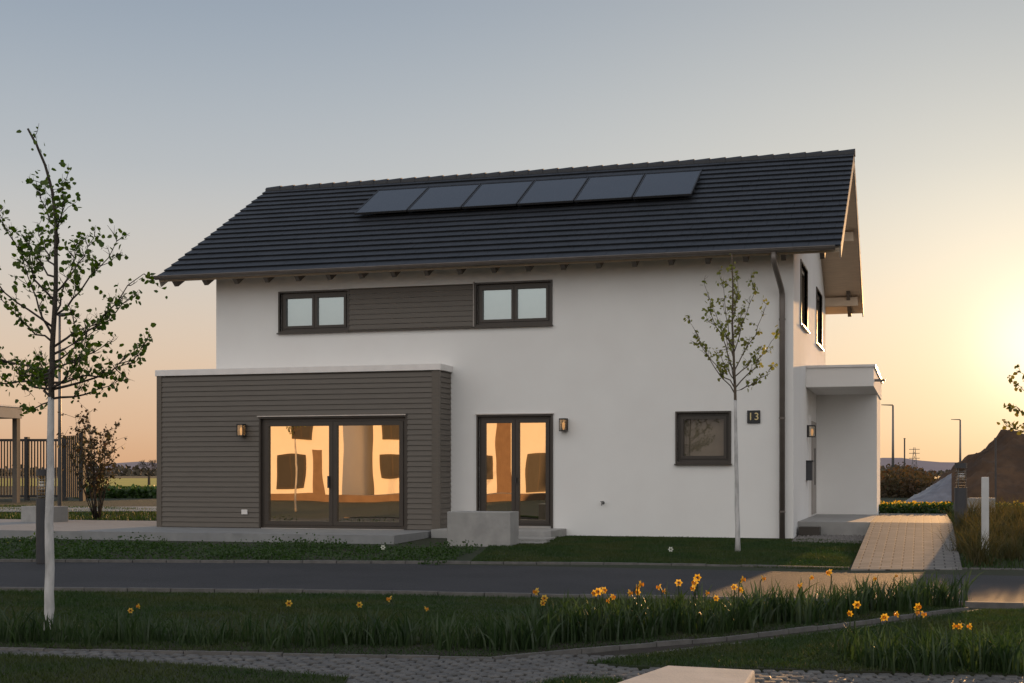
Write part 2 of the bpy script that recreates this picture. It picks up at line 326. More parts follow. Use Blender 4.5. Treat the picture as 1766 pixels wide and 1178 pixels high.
# ---------------------------------------------------------------- HOUSE
LX=-12.38; WD=9.2; EZ=5.5; TA=.552; AL=math.atan(TA); OV=.65; RZ=EZ+(4.6+OV)*TA
house=thing('house','white two storey house with dark gable roof and grey brown clad bay','house',(0,0,0))
def ft(u,v,w): return (u,-v,w)
def wallholes(tf,u0,u1,z0,z1,holes,m,name,parent,th=.3,top=None):
    us=sorted({u0,u1,*[h[0] for h in holes],*[h[1] for h in holes]}); zs=sorted({z0,z1,*[h[2] for h in holes],*[h[3] for h in holes]})
    mb=MB(tf)
    for a,b in zip(us[:-1],us[1:]):
        for c,d in zip(zs[:-1],zs[1:]):
            if any(a>=h[0]-1e-6 and b<=h[1]+1e-6 and c>=h[2]-1e-6 and d<=h[3]+1e-6 for h in holes): continue
            mb.add([(a,0,c),(b,0,c),(b,0,d),(a,0,d)],[(0,1,2,3)])
            mb.add([(a,-th,c),(b,-th,c),(b,-th,d),(a,-th,d)],[(3,2,1,0)])
    for h in holes:
        a,b,c,d=h; mb.add([(a,0,c),(b,0,c),(b,0,d),(a,0,d),(a,-th,c),(b,-th,c),(b,-th,d),(a,-th,d)],[(0,4,5,1),(1,5,6,2),(2,6,7,3),(3,7,4,0)])
    if top: mb.add(*top)
    b=BASE[parent.name]; me=bpy.data.meshes.new(name); me.from_pydata([(v[0]-b.x,v[1]-b.y,v[2]-b.z) for v in mb.v],[],mb.f)
    bm=bmesh.new(); bm.from_mesh(me); bmesh.ops.remove_doubles(bm,verts=bm.verts,dist=1e-4); bm.to_mesh(me); bm.free()
    return link(name,me,m,parent,False)
X_=lambda px,y=0: PY(px,815,y).x
TB=-.70
UWL=(X_(483),X_(600),4.30,5.12); UWR=(X_(822),X_(950),4.30,5.14)
FD=(X_(825),X_(951),.17,2.42); SW=(X_(1168),X_(1258),1.48,2.44)
PD=(X_(450,TB),X_(700,TB),.10,2.40)
WT=5.62
wallholes(ft,LX,0,0.0,WT,[UWL,UWR,FD,SW],M['stucco'],'front_wall',house)
MB().box(LX+.02,-.01,.012,.3,-.4,.0).build('plinth',M['plinth'],house)
def gable(x,name,holes):
    tf=(lambda u,v,w:(x+v,u,w)) if x==0 else (lambda u,v,w:(x-v,u,w))
    e=WT; top=([(0,0,e),(WD,0,e),(WD/2,0,e+(WD/2)*TA),],[(0,1,2)])
    return wallholes(tf,.002,WD,-.3,e,holes,M['stucco'],name,house,top=top)
SW1=(1.6,3.2,4.32,5.58); SW2=(5.95,7.7,4.32,5.58)
gable(0,'side_wall',[SW1,SW2]); gable(LX,'side_wall',[])
wallholes(lambda u,v,w:(u,WD+v,w),LX,0,-.3,WT,[],M['stucco'],'back_wall',house)
MB().box(LX+.35,-.35,5.0,5.1,.1,5.5).build('interior_wall',M['interior'],house)
MB().box(LX+.31,-.31,.31,8.8,2.7,2.95).build('interior_floor',M['interior'],house)
MB().box(LX+.31,-.31,.31,8.8,.0,.13).build('interior_floor',M['interior'],house)
def window(tf,u0,u1,z0,z1,n,kind='window',rec=.06,fw=.055,sw=.055,sill=True,curtain=None,blind=False,gm='glass'):
    mb=MB(tf); d0,d1=-rec-.07,-rec+.0
    mb.box(u0,u0+fw,d0,d1,z0,z1).box(u1-fw,u1,d0,d1,z0,z1).box(u0+fw,u1-fw,d0,d1,z0,z0+fw).box(u0+fw,u1-fw,d0,d1,z1-fw,z1)
    t=.035; mb.box(u0-t,u0,-.05,.025,z0-t,z1+t).box(u1,u1+t,-.05,.025,z0-t,z1+t).box(u0,u1,-.05,.025,z1,z1+t).box(u0,u1,-.05,.025,z0-t,z0)
    wleaf=(u1-u0-2*fw)/n; panes=[]
    for i in range(n):
        a=u0+fw+i*wleaf+.004; b=u0+fw+(i+1)*wleaf-.004; c=z0+fw+.004; d=z1-fw-.004; e0,e1=d0+.01,d1+.018
        mb.box(a,a+sw,e0,e1,c,d).box(b-sw,b,e0,e1,c,d).box(a+sw,b-sw,e0,e1,c,c+sw).box(a+sw,b-sw,e0,e1,d-sw,d)
        panes.append((a+sw-.005,b-sw+.005,c+sw-.005,d-sw+.005))
    o=mb.build(kind,M['frame'],house)
    for a,b,c,d in panes:
        MB(tf).add([(a,-rec-.035,c),(b,-rec-.035,c),(b,-rec-.035,d),(a,-rec-.035,d)],[(0,1,2,3)]).build('pane',M[gm],o)
        if blind: MB(tf).box(a-.02,b+.02,-rec-.14,-rec-.13,c-.02,d+.02).build('blind',M['blind'],o)
    if sill: MB(tf).box(u0-.05,u1+.05,-.02,.07,z0-t-.028,z0-t-.003).build('sill',M['frame'],o)
    if curtain:
        for (a,b) in curtain:
            V=[];k=40
            for i in range(k+1):
                u=a+(b-a)*i/k; dd=-.42+.035*math.sin(i*1.15)+.01*math.sin(i*.4)
                V+= [(u,dd,z0+.03),(u,dd,z1-.02)]
            MB(tf).add(V,[(2*i,2*i+2,2*i+3,2*i+1) for i in range(k)]).build('curtain',M['curtain'],o,smooth=True)
    return o
window(ft,*UWL,2,blind=True,gm='skyglass'); window(ft,*UWR,2,blind=True,gm='skyglass')
wf=window(ft,*FD,2,'glazed_door',sill=False,curtain=[(FD[0]+.05,FD[0]+.5),(FD[1]-.35,FD[1]-.05)],sw=.075)
window(ft,*SW,1,sw=.06,blind=True,gm='dullglass')
bt=lambda u,v,w:(u,TB-v,w)
pd=window(bt,*PD,2,'sliding_door',sill=False,fw=.07,sw=.085,rec=.05,curtain=[(PD[1]-.55,PD[1]-.08)])
MB(bt).box(PD[0]-.06,PD[1]+.02,.0,.07,PD[3]+.037,PD[3]+.06).build('door_flashing',M['silver'],house)
MB(bt).box(PD[0]+.03,PD[1]-.03,-.04,.05,PD[2]-.03,PD[2]+.012).build('door_threshold',M['silver'],house)
MB(ft).box(FD[0]+.0,FD[1]-.0,-.04,.06,FD[2]-.03,FD[2]+.012).build('door_threshold',M['silver'],house)
MB(ft).box(FD[0]-.05,FD[1]+.05,.0,.05,FD[3]+.037,FD[3]+.055).build('door_flashing',M['silver'],house)
um=(PD[0]+PD[1])/2
MB(bt).box(um-.1,um-.07,-.03,.03,.95,1.2).build('door_handle',M['darkgrey'],pd)
um=(FD[0]+FD[1])/2
MB(ft).box(um+.015,um+.035,-.03,.02,1.05,1.17).build('door_handle',M['darkgrey'],wf)
st=lambda u,v,w:(v,u,w)
window(st,*SW1,2); window(st,*SW2,2)
def lap(mb,u0,u1,z0,z1,pitch=.107,zr=0.0,base=.004):
    k=math.floor((z0-zr)/pitch)
    while zr+k*pitch<z1-1e-6:
        a=max(zr+k*pitch,z0); b=min(zr+(k+1)*pitch,z1); k+=1
        if b-a<.005: continue
        g=.007 if b-a>.03 else 0
        mb.add([(u0,base+.024,a+g),(u1,base+.024,a+g),(u1,base+.006,b),(u0,base+.006,b),(u0,0,a+g),(u1,0,a+g),(u1,0,b),(u0,0,b)],[(0,1,2,3),(4,5,1,0),(1,5,6,2),(0,3,7,4),(3,2,6,7)])
mb=MB(ft); lap(mb,UWL[1]+.037,UWR[0]-.064,4.27,5.16); mb.build('upper_cladding',M['clad'],house)
MB(ft).box(UWL[1]+.037,UWR[0]-.037,.0,.07,4.24,4.265).build('cladding_sill',M['frame'],house)
MB(ft).box(UWR[0]-.062,UWR[0]-.036,.0,.06,4.267,5.19).build('cladding_end_trim',M['barge'],house)
bl=X_(274,TB); br=-6.99; BZ=3.34
mb=MB(bt)
lap(mb,bl+.08,PD[0]-.037,.1,BZ); lap(mb,PD[1]+.037,br-.14,.1,BZ); lap(mb,PD[0]-.037,PD[1]+.037,PD[3]+.062,BZ)
mb.tf=lambda u,v,w:(br+v,u,w); lap(mb,TB+.03,-.002,.1,BZ)
mb.tf=lambda u,v,w:(bl-v,u,w); lap(mb,TB+.03,3.0,.1,BZ)
mb.build('bay_cladding',M['clad'],house)
MB(bt).box(br-.14,br+.035,-.03,.034,.08,BZ).build('corner_trim',M['clad'],house)
MB(bt).box(bl-.035,bl+.08,-.03,.034,.08,BZ).build('corner_trim',M['clad'],house)
MB(bt).box(bl,PD[0]-.002,-.2,0,.05,BZ).build('bay_wall',M['frame'],house)
MB(bt).box(PD[1]+.002,br-.002,-.2,0,.05,BZ).build('bay_wall',M['frame'],house)
MB(bt).box(PD[0]-.002,PD[1]+.002,-.2,0,PD[3]+.002,BZ).build('bay_wall',M['frame'],house)
MB().box(br-.2,br-.004,TB+.2,-.002,.05,BZ).build('bay_wall',M['frame'],house)
MB().box(bl+.004,bl+.2,TB+.2,3,.05,BZ).box(bl+.2,LX,2.8,3,.05,BZ).build('bay_wall',M['frame'],house)
MB().box(bl+.0,br-.0,TB,-.0,BZ-.1,BZ-.002).box(bl,LX-.003,0.003,3,BZ-.1,BZ-.002).build('bay_ceiling',M['interior'],house)
MB().box(bl-.06,br+.06,TB-.06,-.002,BZ,BZ+.13).build('bay_capping',M['cap'],house,bevel=.006)
MB().box(bl-.06,LX-.003,.0,3.06,BZ,BZ+.13).build('bay_capping',M['cap'],house,bevel=.006)
MB(bt).box(X_(418,TB),X_(428,TB),.02,.045,.39,.49).build('wall_socket',M['cap'],house)
def S(x,s,n,side=1):
    y=-OV+s*math.cos(AL)-n*math.sin(AL); z=EZ+s*math.sin(AL)+n*math.cos(AL)
    if side<0: y=WD-y
    return (x,y,z)
RX0,RX1=LX-1.05,.93; SL=(4.6+OV)/math.cos(AL)
mb=MB()
for sd in (1,-1):
    mb.hexa([S(RX0+.03,.0,-.13,sd),S(RX1-.03,.0,-.13,sd),S(RX1-.03,SL,-.13,sd),S(RX0+.03,SL,-.13,sd),S(RX0+.03,.0,-.05,sd),S(RX1-.03,.0,-.05,sd),S(RX1-.03,SL,-.05,sd),S(RX0+.03,SL,-.05,sd)])
roof=mb.build('roof',M['soffit'],house)
mb=MB(); rows=18; ex=SL/rows; cols=48; tw=(RX1-RX0)/cols
for sd in (1,-1):
    for i in range(rows):
        s0=i*ex-.03; s1=(i+1)*ex+.03
        for j in range(cols+ (i%2)):
            a=RX0+j*tw-(tw/2 if i%2 else 0)+.002; b=a+tw-.004; a=max(a,RX0); b=min(b,RX1)
            if b-a<.03: continue
            r=random.uniform(-.002,.002); r2=random.uniform(-.002,.002); e=random.uniform(-.003,.003)
            mb.hexa([S(a,s0+e,.006+r,sd),S(b,s0+e,.006+r2,sd),S(b,s1,-.035,sd),S(a,s1,-.035,sd),S(a,s0+e,.032+r,sd),S(b,s0+e,.032+r2,sd),S(b,s1,-.008,sd),S(a,s1,-.008,sd)])
mb.build('roof_tiles',M['tile'],roof)
mb=MB(); n=40; L=(RX1-RX0)/n
for i in range(n):
    a=RX0+i*L-.02; b=RX0+(i+1)*L+.02; ra,rb=.118,.105
    V=[]
    for x,r,dz in ((a,rb,-.008),(b,ra,.008)):
        for t in (-.15,.15,.35,.5,.65,.85,1.15): V.append((x,4.6-r*math.cos(math.pi*t)*1.15,RZ-.035+dz+r*math.sin(math.pi*t)*.9))
    mb.add(V,[(k,k+1,k+8,k+7) for k in range(6)]+[tuple(range(7,14)),tuple(range(6,-1,-1))])
mb.build('ridge_tiles',M['ridge'],roof)
for x0,x1 in ((RX1-.03,RX1-.002),(RX0+.002,RX0+.03)):
    for sd in (1,-1):
        MB().hexa([S(x0,.0,-.24,sd),S(x1,.0,-.24,sd),S(x1,SL-.0,-.24,sd),S(x0,SL-.0,-.24,sd),S(x0,.0,-.04,sd),S(x1,.0,-.04,sd),S(x1,SL,-.04,sd),S(x0,SL,-.04,sd)]).build('barge_board',M['barge'],roof)
for sd in (1,-1):
    nr=20
    for i in range(nr):
        x=RX0+.35+i*(RX1-RX0-.7)/(nr-1); A,B=-.132,-.27; w_=.045
        MB().hexa([S(x-w_,.06,B,sd),S(x+w_,.06,B,sd),S(x+w_,1.0,B,sd),S(x-w_,1.0,B,sd),S(x-w_,.0,A,sd),S(x+w_,.0,A,sd),S(x+w_,1.0,A,sd),S(x-w_,1.0,A,sd)]).build('rafter_end',M['beam'],roof)
for y in (.1,4.6,9.1,2.4,6.8):
    zt=EZ+(min(y,WD-y)+OV)*TA-.17-(.0 if y!=4.6 else .06)
    for x0,x1 in ((0.003,RX1-.12),(RX0+.12,LX-.003)):
        MB().box(x0,x1,y-.07,y+.07,zt-.24,zt-.02).build('purlin_end',M['soffit'],roof,bevel=.004)
MB().box(LX+.01,-.01,.01,.2,WT,5.70).build('wall_head',M['stucco'],house)
MB().box(LX+.01,-.01,WD-.2,WD-.01,WT,5.70).build('wall_head',M['stucco'],house)
def gutter(y,x0,x1):
    V=[];r=.065;zz=EZ-.02;K=9
    for x in (x0,x1):
        for k in range(K): a=math.pi*k/(K-1); V.append((x,y-r*math.cos(a),zz-r*math.sin(a)*1.05))
        for k in range(K): a=math.pi*(K-1-k)/(K-1); V.append((x,y-(r-.008)*math.cos(a),zz-(r-.008)*math.sin(a)*1.05))
    n=2*K; mb=MB(); mb.add(V,[(k,(k+1)%n,n+(k+1)%n,n+k) for k in range(n)]+[tuple(range(K)),tuple(range(n,n+K))])
    mb.tube([(x0,y-r-.004,zz+.004),(x1,y-r-.004,zz+.004)],.011,6)
    for i in range(18):
        x=x0+.2+i*(x1-x0-.4)/17; mb.box(x-.012,x+.012,y-r,y+r,zz-.01,zz)
    return mb.build('gutter',M['gutter'],house,smooth=False)
gutter(-OV-.075,RX0-.02,RX1-.1); gutter(WD+OV+.075,RX0-.02,RX1-.1)
dx=X_(1349,-.08); dz=EZ-.08; dx0=dx-.1
pipe=MB().tube([(dx0,-OV-.07,dz),(dx0,-OV-.07,dz-.12),(dx0+.01,-OV-.05,dz-.2),(dx-.01,-.14,dz-.62),(dx,-.09,dz-.72),(dx,-.09,dz-.85),(dx,-.09,-.05)],.055,12).build('downpipe',M['gutter'],house,smooth=True)
for z in (.5,2.3,4.2): MB().tube([(dx,-.09,z),(dx,-.09,z+.035)],.063,12).box(dx-.012,dx+.012,-.05,-.001,z+.005,z+.03).build('pipe_bracket',M['gutter'],pipe)
tp=PY(1040,867,0)
MB().tube([(tp.x,0,tp.z),(tp.x,-.1,tp.z),(tp.x,-.12,tp.z-.05)],.014,8).box(tp.x-.035,tp.x+.035,-.085,-.07,tp.z+.015,tp.z+.03).tube([(tp.x,0,tp.z),(tp.x,-.01,tp.z)],.035,12).build('garden_tap',M['steel'],house)
MB().box(.002,1.37,6.1,8.7,-.2,3.09).build('porch_wall',M['stucco'],house)
MB().box(.002,1.40,3.0,8.75,3.09,3.50).build('porch_canopy',M['stucco'],house,bevel=.005)
MB().box(.002,1.44,2.96,8.79,3.50,3.55).build('porch_capping',M['cap'],house)
MB().box(1.40,1.62,3.5,3.62,3.22,3.27).build('rain_spout',M['gutter'],house)
MB().box(.002,1.40,.95,6.09,-.3,.295).build('entrance_landing',M['concrete'],house,bevel=.006)
MB().box(.05,.45,.62,.93,-.1,.2).build('boot_step',M['frame'],house)
dr=MB(st).box(3.75,5.15,.0,.05,.3,2.5).build('front_door',M['cap'],house)
MB(st).box(3.85,5.05,.05,.07,.35,2.4).build('door_leaf',M['barge'],dr); MB(st).tube([(3.98,.12,1.0),(3.98,.12,1.8)],.015,8).build('door_handle',M['steel'],dr)
def RSP(px,py,n=.15):
    d=ray(px,py); c=EZ+OV*TA+n/math.cos(AL); k=(c+CY*TA-CZ)/(d[2]-d[1]*TA); return (CX+k*d[0],CY+k*d[1],CZ+k*d[2])
sa=RSP(617,361); sb=RSP(1195,330); s0=3.18; s1=s0+1.68; pw=(sb[0]-sa[0])/6
ordn=['leftmost','second from the left','third from the left','third from the right','second from the right','rightmost']
for i in range(6):
    a=sa[0]+i*pw+.012; b=sa[0]+(i+1)*pw-.012
    t=thing('solar_panel','black solar panel on the roof, %s of six'%ordn[i],'solar panel',S((a+b)/2,s0,.1),'solar panels on the house roof')
    def bx(mb,x0,x1,u0,u1,n0,n1): mb.hexa([S(x0,u0,n0),S(x1,u0,n0),S(x1,u1,n0),S(x0,u1,n0),S(x0,u0,n1),S(x1,u0,n1),S(x1,u1,n1),S(x0,u1,n1)])
    mb=MB(); bx(mb,a,a+.025,s0,s1,.11,.155); bx(mb,b-.025,b,s0,s1,.11,.155); bx(mb,a+.025,b-.025,s0,s0+.025,.11,.155); bx(mb,a+.025,b-.025,s1-.025,s1,.11,.155); mb.build('frame',M['black'],t)
    mb=MB(); bx(mb,a+.02,b-.02,s0+.02,s1-.02,.12,.147); mb.build('panel_glass',M['solar'],t)
    for q in (.25,.75): mb=MB(); bx(mb,a-.01,b+.01,s0+(s1-s0)*q-.02,s0+(s1-s0)*q+.02,.045,.108); mb.build('mounting_rail',M['darkgrey'],t)
# ---------------------------------------------------------------- fixtures
def lantern(p,tf,label):
    t=thing('wall_lantern',label,'wall lamp',p,'wall lanterns on the house')
    g=lambda u,v,w:tuple(Vector(p)+Vector(tf(u,v,w)))
    MB(g).box(-.06,.06,0,.025,-.13,.13).build('wall_plate',M['black'],t)
    MB(g).box(-.075,.075,.03,.18,.105,.13).box(-.075,.075,.03,.18,-.13,-.11).box(-.075,-.062,.03,.043,-.11,.105).box(.062,.075,.03,.043,-.11,.105).box(-.075,-.062,.167,.18,-.11,.105).box(.062,.075,.167,.18,-.11,.105).box(-.03,.03,.02,.04,.1,.125).build('housing',M['black'],t)
    MB(g).box(-.06,.06,.045,.165,-.108,.103).build('lamp_glass',M['lampglass'],t)
    MB(g).tube([(0,.105,-.1),(0,.105,-.04),(0,.105,.03),(0,.105,.06)],[.012,.030,.028,.008],8).build('bulb',M['bulb'],t,smooth=True)
lf=lambda u,v,w:(u,-v,w); ls=lambda u,v,w:(v,u,w)
lantern(tuple(PY(420,742,TB-.03)),lf,'small black wall lantern on the brown clad bay left of the sliding door')
lantern(tuple(PY(974,733,0)),lf,'small black wall lantern on white wall right of the glazed double door')
lantern((0,3.3,2.16),ls,'small black wall lantern on the side wall beside the front door')
pn=PY(1300,719,0)
t=thing('house_number_sign','black square house number plate reading 13 on the white wall','sign',(pn.x,0,pn.z))
MB().box(pn.x-.125,pn.x+.125,-.03,-.005,pn.z-.125,pn.z+.125).build('plate',M['black'],t,bevel=.004)
cu=bpy.data.curves.new('digits','FONT'); cu.body='13'; cu.size=.2; cu.align_x='CENTER'; cu.align_y='CENTER'; cu.extrude=.004; cu.offset=.0015; cu.space_character=1.15
tmp=bpy.data.objects.new('tmp',cu); COL.objects.link(tmp); dg=bpy.context.evaluated_depsgraph_get(); me=bpy.data.meshes.new_from_object(tmp.evaluated_get(dg)); bpy.data.objects.remove(tmp)
me.materials.clear(); o=link('digits',me,M['gold'],t,False); o.rotation_euler=(R(90),0,0); o.location=(0,-.036,0)
lb=thing('letterbox','dark letterbox mounted on the side wall near the front door','letterbox',(0,3.0,1.5))
MB().box(.0,.13,3.0,3.35,1.1,1.5).build('box_body',M['darkgrey'],lb,bevel=.01); MB().box(.0,.15,2.98,3.37,1.5,1.53).build('lid',M['black'],lb)
def block(a,b,z0,z1,depth,name,label,m='concrete'):
    a=Vector((a[0],a[1],0)); b=Vector((b[0],b[1],0)); t=(b-a).normalized(); n=Vector((-t.y,t.x,0))*depth
    p=[a,b,b+n,a+n]; o=MB().prism([(q.x,q.y) for q in p],z0,z1).build(name,M[m],None,bevel=.012); return tag(o,label,name.replace('_',' '))
c0=PK(771,900,25.2); block((c0.x,c0.y),(c0.x+1.2,c0.y),-.25,.56,.55,'concrete_block','pale cast concrete block in front of the house beside the bay')
c0=PK(36,900,33); block((c0.x,c0.y),(c0.x+1.0,c0.y-.15),-.2,.47,.5,'concrete_block','weathered low concrete block on the terrace by the left tree')
c0=PK(1668,900,30); block((c0.x,c0.y),(c0.x+.5,c0.y-.1),-.2,.72,.5,'concrete_block','grey concrete block behind the white post right of the path')
tp_=[G(a,b,.35) for a,b in [(1150,1147),(1302,1155),(1272,1205),(985,1203)]]
tag(MB().prism([(q.x,q.y) for q in tp_],-.15,.35).build('concrete_bench',M['bench'],None,bevel=.012),'pale concrete bench block at the bottom edge of the cobbled path','bench')
def bollard(base,h,label,r=.075):
    x,y,z=base; t=thing('bollard_light',label,'bollard light',base)
    MB().tube([(x,y,z-.05),(x,y,z+h*.68)],[r*1.15,r*1.15],20).build('post',M['darkgrey'],t,smooth=False)
    MB().tube([(x,y,z+h*.68),(x,y,z+h*.93)],[r*.75,r*.75],16).build('lamp_glass',M['lampglass'],t,smooth=True)
    mb=MB()
    for i in range(6): zz=z+h*(.70+.037*i); mb.tube([(x,y,zz),(x,y,zz+.008)],[r*.98,r*.98],20)
    for k in range(3): a=k*2.1; mb.tube([(x+r*.9*math.cos(a),y+r*.9*math.sin(a),z+h*.66),(x+r*.9*math.cos(a),y+r*.9*math.sin(a),z+h*.95)],.006,6)
    mb.build('louvre',M['steel'],t)
    MB().tube([(x,y,z+h*.93),(x,y,z+h)],[r*1.1,r*1.1],20).build('cap',M['darkgrey'],t)
b=G(72,966,-.09); bollard(tuple(b),1.41,'dark bollard light between the road and the left end of terrace')
b=PK(1657,928,25.8); bollard((b.x,b.y,.03),1.42,'dark bollard light at the right edge of the entrance path',.1)
b=G(1699,966,-.09); tag(MB().box(b.x-.055,b.x+.055,b.y-.055,b.y+.055,-.2,1.2).build('marker_post',M['whitepaint'],None,bevel=.008),'white square post standing among grasses right of the path','post')
# ---------------------------------------------------------------- trees
def bez(a,b,up,n=7):
    c=a+(b-a)*.55; c.z-=up; return [(a*(1-t)**2+c*2*t*(1-t)+b*t*t) for t in [i/n for i in range(n+1)]]
def make_tree(basep,k,trunk,rt,split,tips,leafsize,lmat,label,dens=1.0,extra=6,name='young_tree',spread=.5,group=None,tw=.32,bark='bark'):
    t=thing(name,label,'tree',tuple(basep),group)
    tr=[PK(px,py,k) for px,py in trunk]; tr[0]=Vector(basep)-Vector((0,0,.05)); H=len(tr)
    def tp(py):
        for i in range(1,H):
            if trunk[i][1]<=py:
                f=(trunk[i-1][1]-py)/(trunk[i-1][1]-trunk[i][1]); return tr[i-1].lerp(tr[i],f), f+i-1
        return tr[-1],H-1
    zt=tr[-1].z; zb=tr[0].z
    rad=lambda z: rt*(1-.85*max(0,min(1,(z-zb)/(zt-zb)))**.9)+.003
    low=tr[:split+1]; up=tr[split:]
    def dens_pts(ps,m=6):
        o=[]
        for a,b in zip(ps[:-1],ps[1:]):
            for i in range(m): 
                q=a.lerp(b,i/m); o.append(q+Vector((random.gauss(0,1),random.gauss(0,1),0))*rad(q.z)*.08)
        return o+[ps[-1]]
    lo=dens_pts(low); MB().tube(lo,[rad(p.z)*(1.2 if p.z<zb+.12 else 1)*random.uniform(.97,1.03) for p in lo],12).build('trunk',M['white_trunk'],t,smooth=True)
    br=MB(); u=dens_pts(up,3); br.tube([low[-1]-Vector((0,0,.02))]+u,[rad(p.z)*.98 for p in [low[-1]]+u],8); pts=[]
    def twig(p,d,L,r,lv):
        q=p; ps=[p]; dd=d.normalized()
        for i in range(4):
            dd=(dd+Vector((random.gauss(0,.22),random.gauss(0,.22),random.gauss(.09,.18)))).normalized(); q=q+dd*L/4; ps.append(q)
        br.tube(ps,[r,r*.8,r*.6,r*.45,r*.3],5)
        if lv>0:
            for i in range(int(2+2*random.random())): 
                j=random.choice([1,2,3]); sd=(dd+Vector((random.gauss(0,.8),random.gauss(0,.8),random.gauss(.2,.5)))).normalized(); twig(ps[j],sd,L*.55,r*.6,lv-1)
        dl=dens*random.choice((.35,.8,1.7))
        for a,b in zip(ps[:-1],ps[1:]):
            m=dl*L*9; m=int(m)+(random.random()<m-int(m))
            for i in range(m): pts.append(tuple(a.lerp(b,random.random())+Vector((random.gauss(0,.026),random.gauss(0,.026),random.gauss(-.005,.026)))))
    allt=list(tips)
    for i in range(extra):
        a=random.choice(tips); allt.append((a[0]+random.uniform(-15,15),a[1]*.35+trunk[split][0]*.65+random.uniform(-12,12),a[2]+random.uniform(-20,10),random.choice((-1,1))*spread*1.4))
    for tt in allt:
        if len(tt)==3: y0,px,py=tt; dk=random.uniform(-spread,spread)
        else: y0,px,py,dk=tt
        a,_=tp(y0); b_=PK(px,py,k+dk); L=(b_-a).length; ps=bez(a,b_,L*.13); r0=min(rad(a.z)*.5,.005+.009*L)
        ps=[p+Vector((random.gauss(0,.016),random.gauss(0,.016),random.gauss(0,.016)))*L for p in ps]; ps[0]=a
        br.tube(ps,[r0*(1-.75*i/(len(ps)-1)) for i in range(len(ps))],6)
        dirn=(ps[-1]-ps[0]).normalized()
        for i in range(2,len(ps)):
            if i<len(ps)-1 and random.random()<.12: continue
            for q in range(random.choice((1,2,2))):
                side=Vector((random.gauss(0,1),random.gauss(0,1),random.gauss(.4,.6))).normalized(); twig(ps[i],dirn*.7+side*.8,L*random.uniform(.5,1)*tw*(1.15-.5*i/len(ps)),r0*.42,1 if L>.4 else 0)
        for i in range(int(6*dens)): pts.append(tuple(ps[-1]+Vector([random.gauss(0,.035) for _ in range(3)])))
    for p in u[len(u)//2:]:
        for i in range(int(3*dens)): pts.append(tuple(p+Vector((random.gauss(0,.035),random.gauss(0,.035),random.gauss(0,.05)))))
        if random.random()<.5: twig(p,Vector((random.gauss(0,1),random.gauss(0,1),.8)),.16,.004,0)
    br.build('branches',M[bark],t,smooth=True)
    leaves('foliage',pts,leafsize,lmat,t)
    return t
b=G(85,1091,ZL); k1=1.37*FP/(1091-815)
make_tree(b,k1,[(85,1091),(86,860),(88,685),(90,600),(95,520),(97,440),(96,380),(90,330),(78,285),(62,248),(48,222)],.042,2,
 [(688,205,655),(672,250,602),(660,235,616),(650,-35,655),(640,-60,580),(612,225,510),(600,245,472),(590,0,515),(565,-50,440),(545,203,418),(520,-5,368),(505,162,410),(478,32,400),(430,115,306),(400,62,315),(360,108,345),(690,40,705),(675,10,620),(625,170,560),(580,40,450),(635,190,590),(560,130,420)],
 .048,M['leaftree'],'young tree with whitewashed trunk and dark leaves left of the road',.62,extra=4,tw=.28)
b=G(1273,954,-.09); k2=1.36*FP/(954-815)
t2=make_tree(b,k2,[(1273,954),(1270,800),(1268,690),(1266,630),(1263,560),(1264,500),(1262,438)],.042,2,
 [(680,1190,557),(640,1215,490),(670,1208,588),(620,1243,472),(670,1338,572),(675,1336,630),(640,1322,525),(610,1300,482),(580,1285,530),(600,1232,535),(650,1310,600),(655,1240,610),(560,1275,470)],
 .066,M['leaflight'],'young tree with whitewashed trunk and pale sparse leaves before the white facade',.4,extra=2,tw=.18,bark='bark2')
k3=21.0; b=PK(1850,980,k3); b.z=-.1
make_tree(b,k3,[(1850,980),(1850,850),(1850,760),(1852,690),(1850,620),(1848,520)],.05,2,
 [(745,1738,735),(730,1752,705),(720,1745,655),(700,1760,640),(690,1930,620),(680,1790,560),(660,1920,540),(640,1810,500),(720,1950,660)],
 .07,M['leafsunlit'],'young tree with leaves coloured yellow as if backlit, cut by the right edge of the photo',.6,extra=2,tw=.18,bark='bark2')
copy_tree(t2,loc=(-19.4,-20,-.1),rotz=1.2,scale=1.0,label='young tree across the road seen only mirrored in the sliding door')
def shrub(basep,h,w,n,lmat,label,name='shrub',cat='shrub',lsize=.07,stems=14,up=1.0):
    t=thing(name,label,cat,tuple(basep)); B=Vector(basep); mb=MB(); pts=[]
    for i in range(stems):
        a=random.uniform(0,6.28); rr=w*random.uniform(.2,1); e=B+Vector((math.cos(a)*rr,math.sin(a)*rr,h*random.uniform(.6,1)*(1.15-.35*rr/w))); ps=bez(B+Vector((math.cos(a),math.sin(a),0))*.05,e,-h*.08*up,6)
        ps=[p+Vector((random.gauss(0,.02),random.gauss(0,.02),0)) for p in ps]
        mb.tube(ps,[.014*(1-.8*j/6) for j in range(7)],5)
        for j in range(2,7):
            for q in range(2):
                d=Vector((random.gauss(0,.6),random.gauss(0,.6),random.uniform(.1,1)))*.22*h/2; mb.tube([ps[j],ps[j]+d],[.006,.002],4)
                for r_ in range(n): pts.append(tuple(ps[j]+d*random.uniform(.2,1.05)+Vector([random.gauss(0,.03) for _ in range(3)])))
    mb.build('stems',M['bark'],t,smooth=True); leaves('foliage',pts,lsize,lmat,t); return t
b=PK(168,900,35); b.z=float(gh(b.x,b.y)); shrub(b,2.8,.95,4,M['leafred'],'loose upright shrub with reddish leaves beside the metal fence',lsize=.09,stems=26)
b=PK(257,830,120); b.z=.17
td=thing('bare_tree','small bare round tree far behind the left lawn','tree',tuple(b)); mb=MB()
mb.tube([b,b+Vector((0,0,.9))],[.12,.1],6)
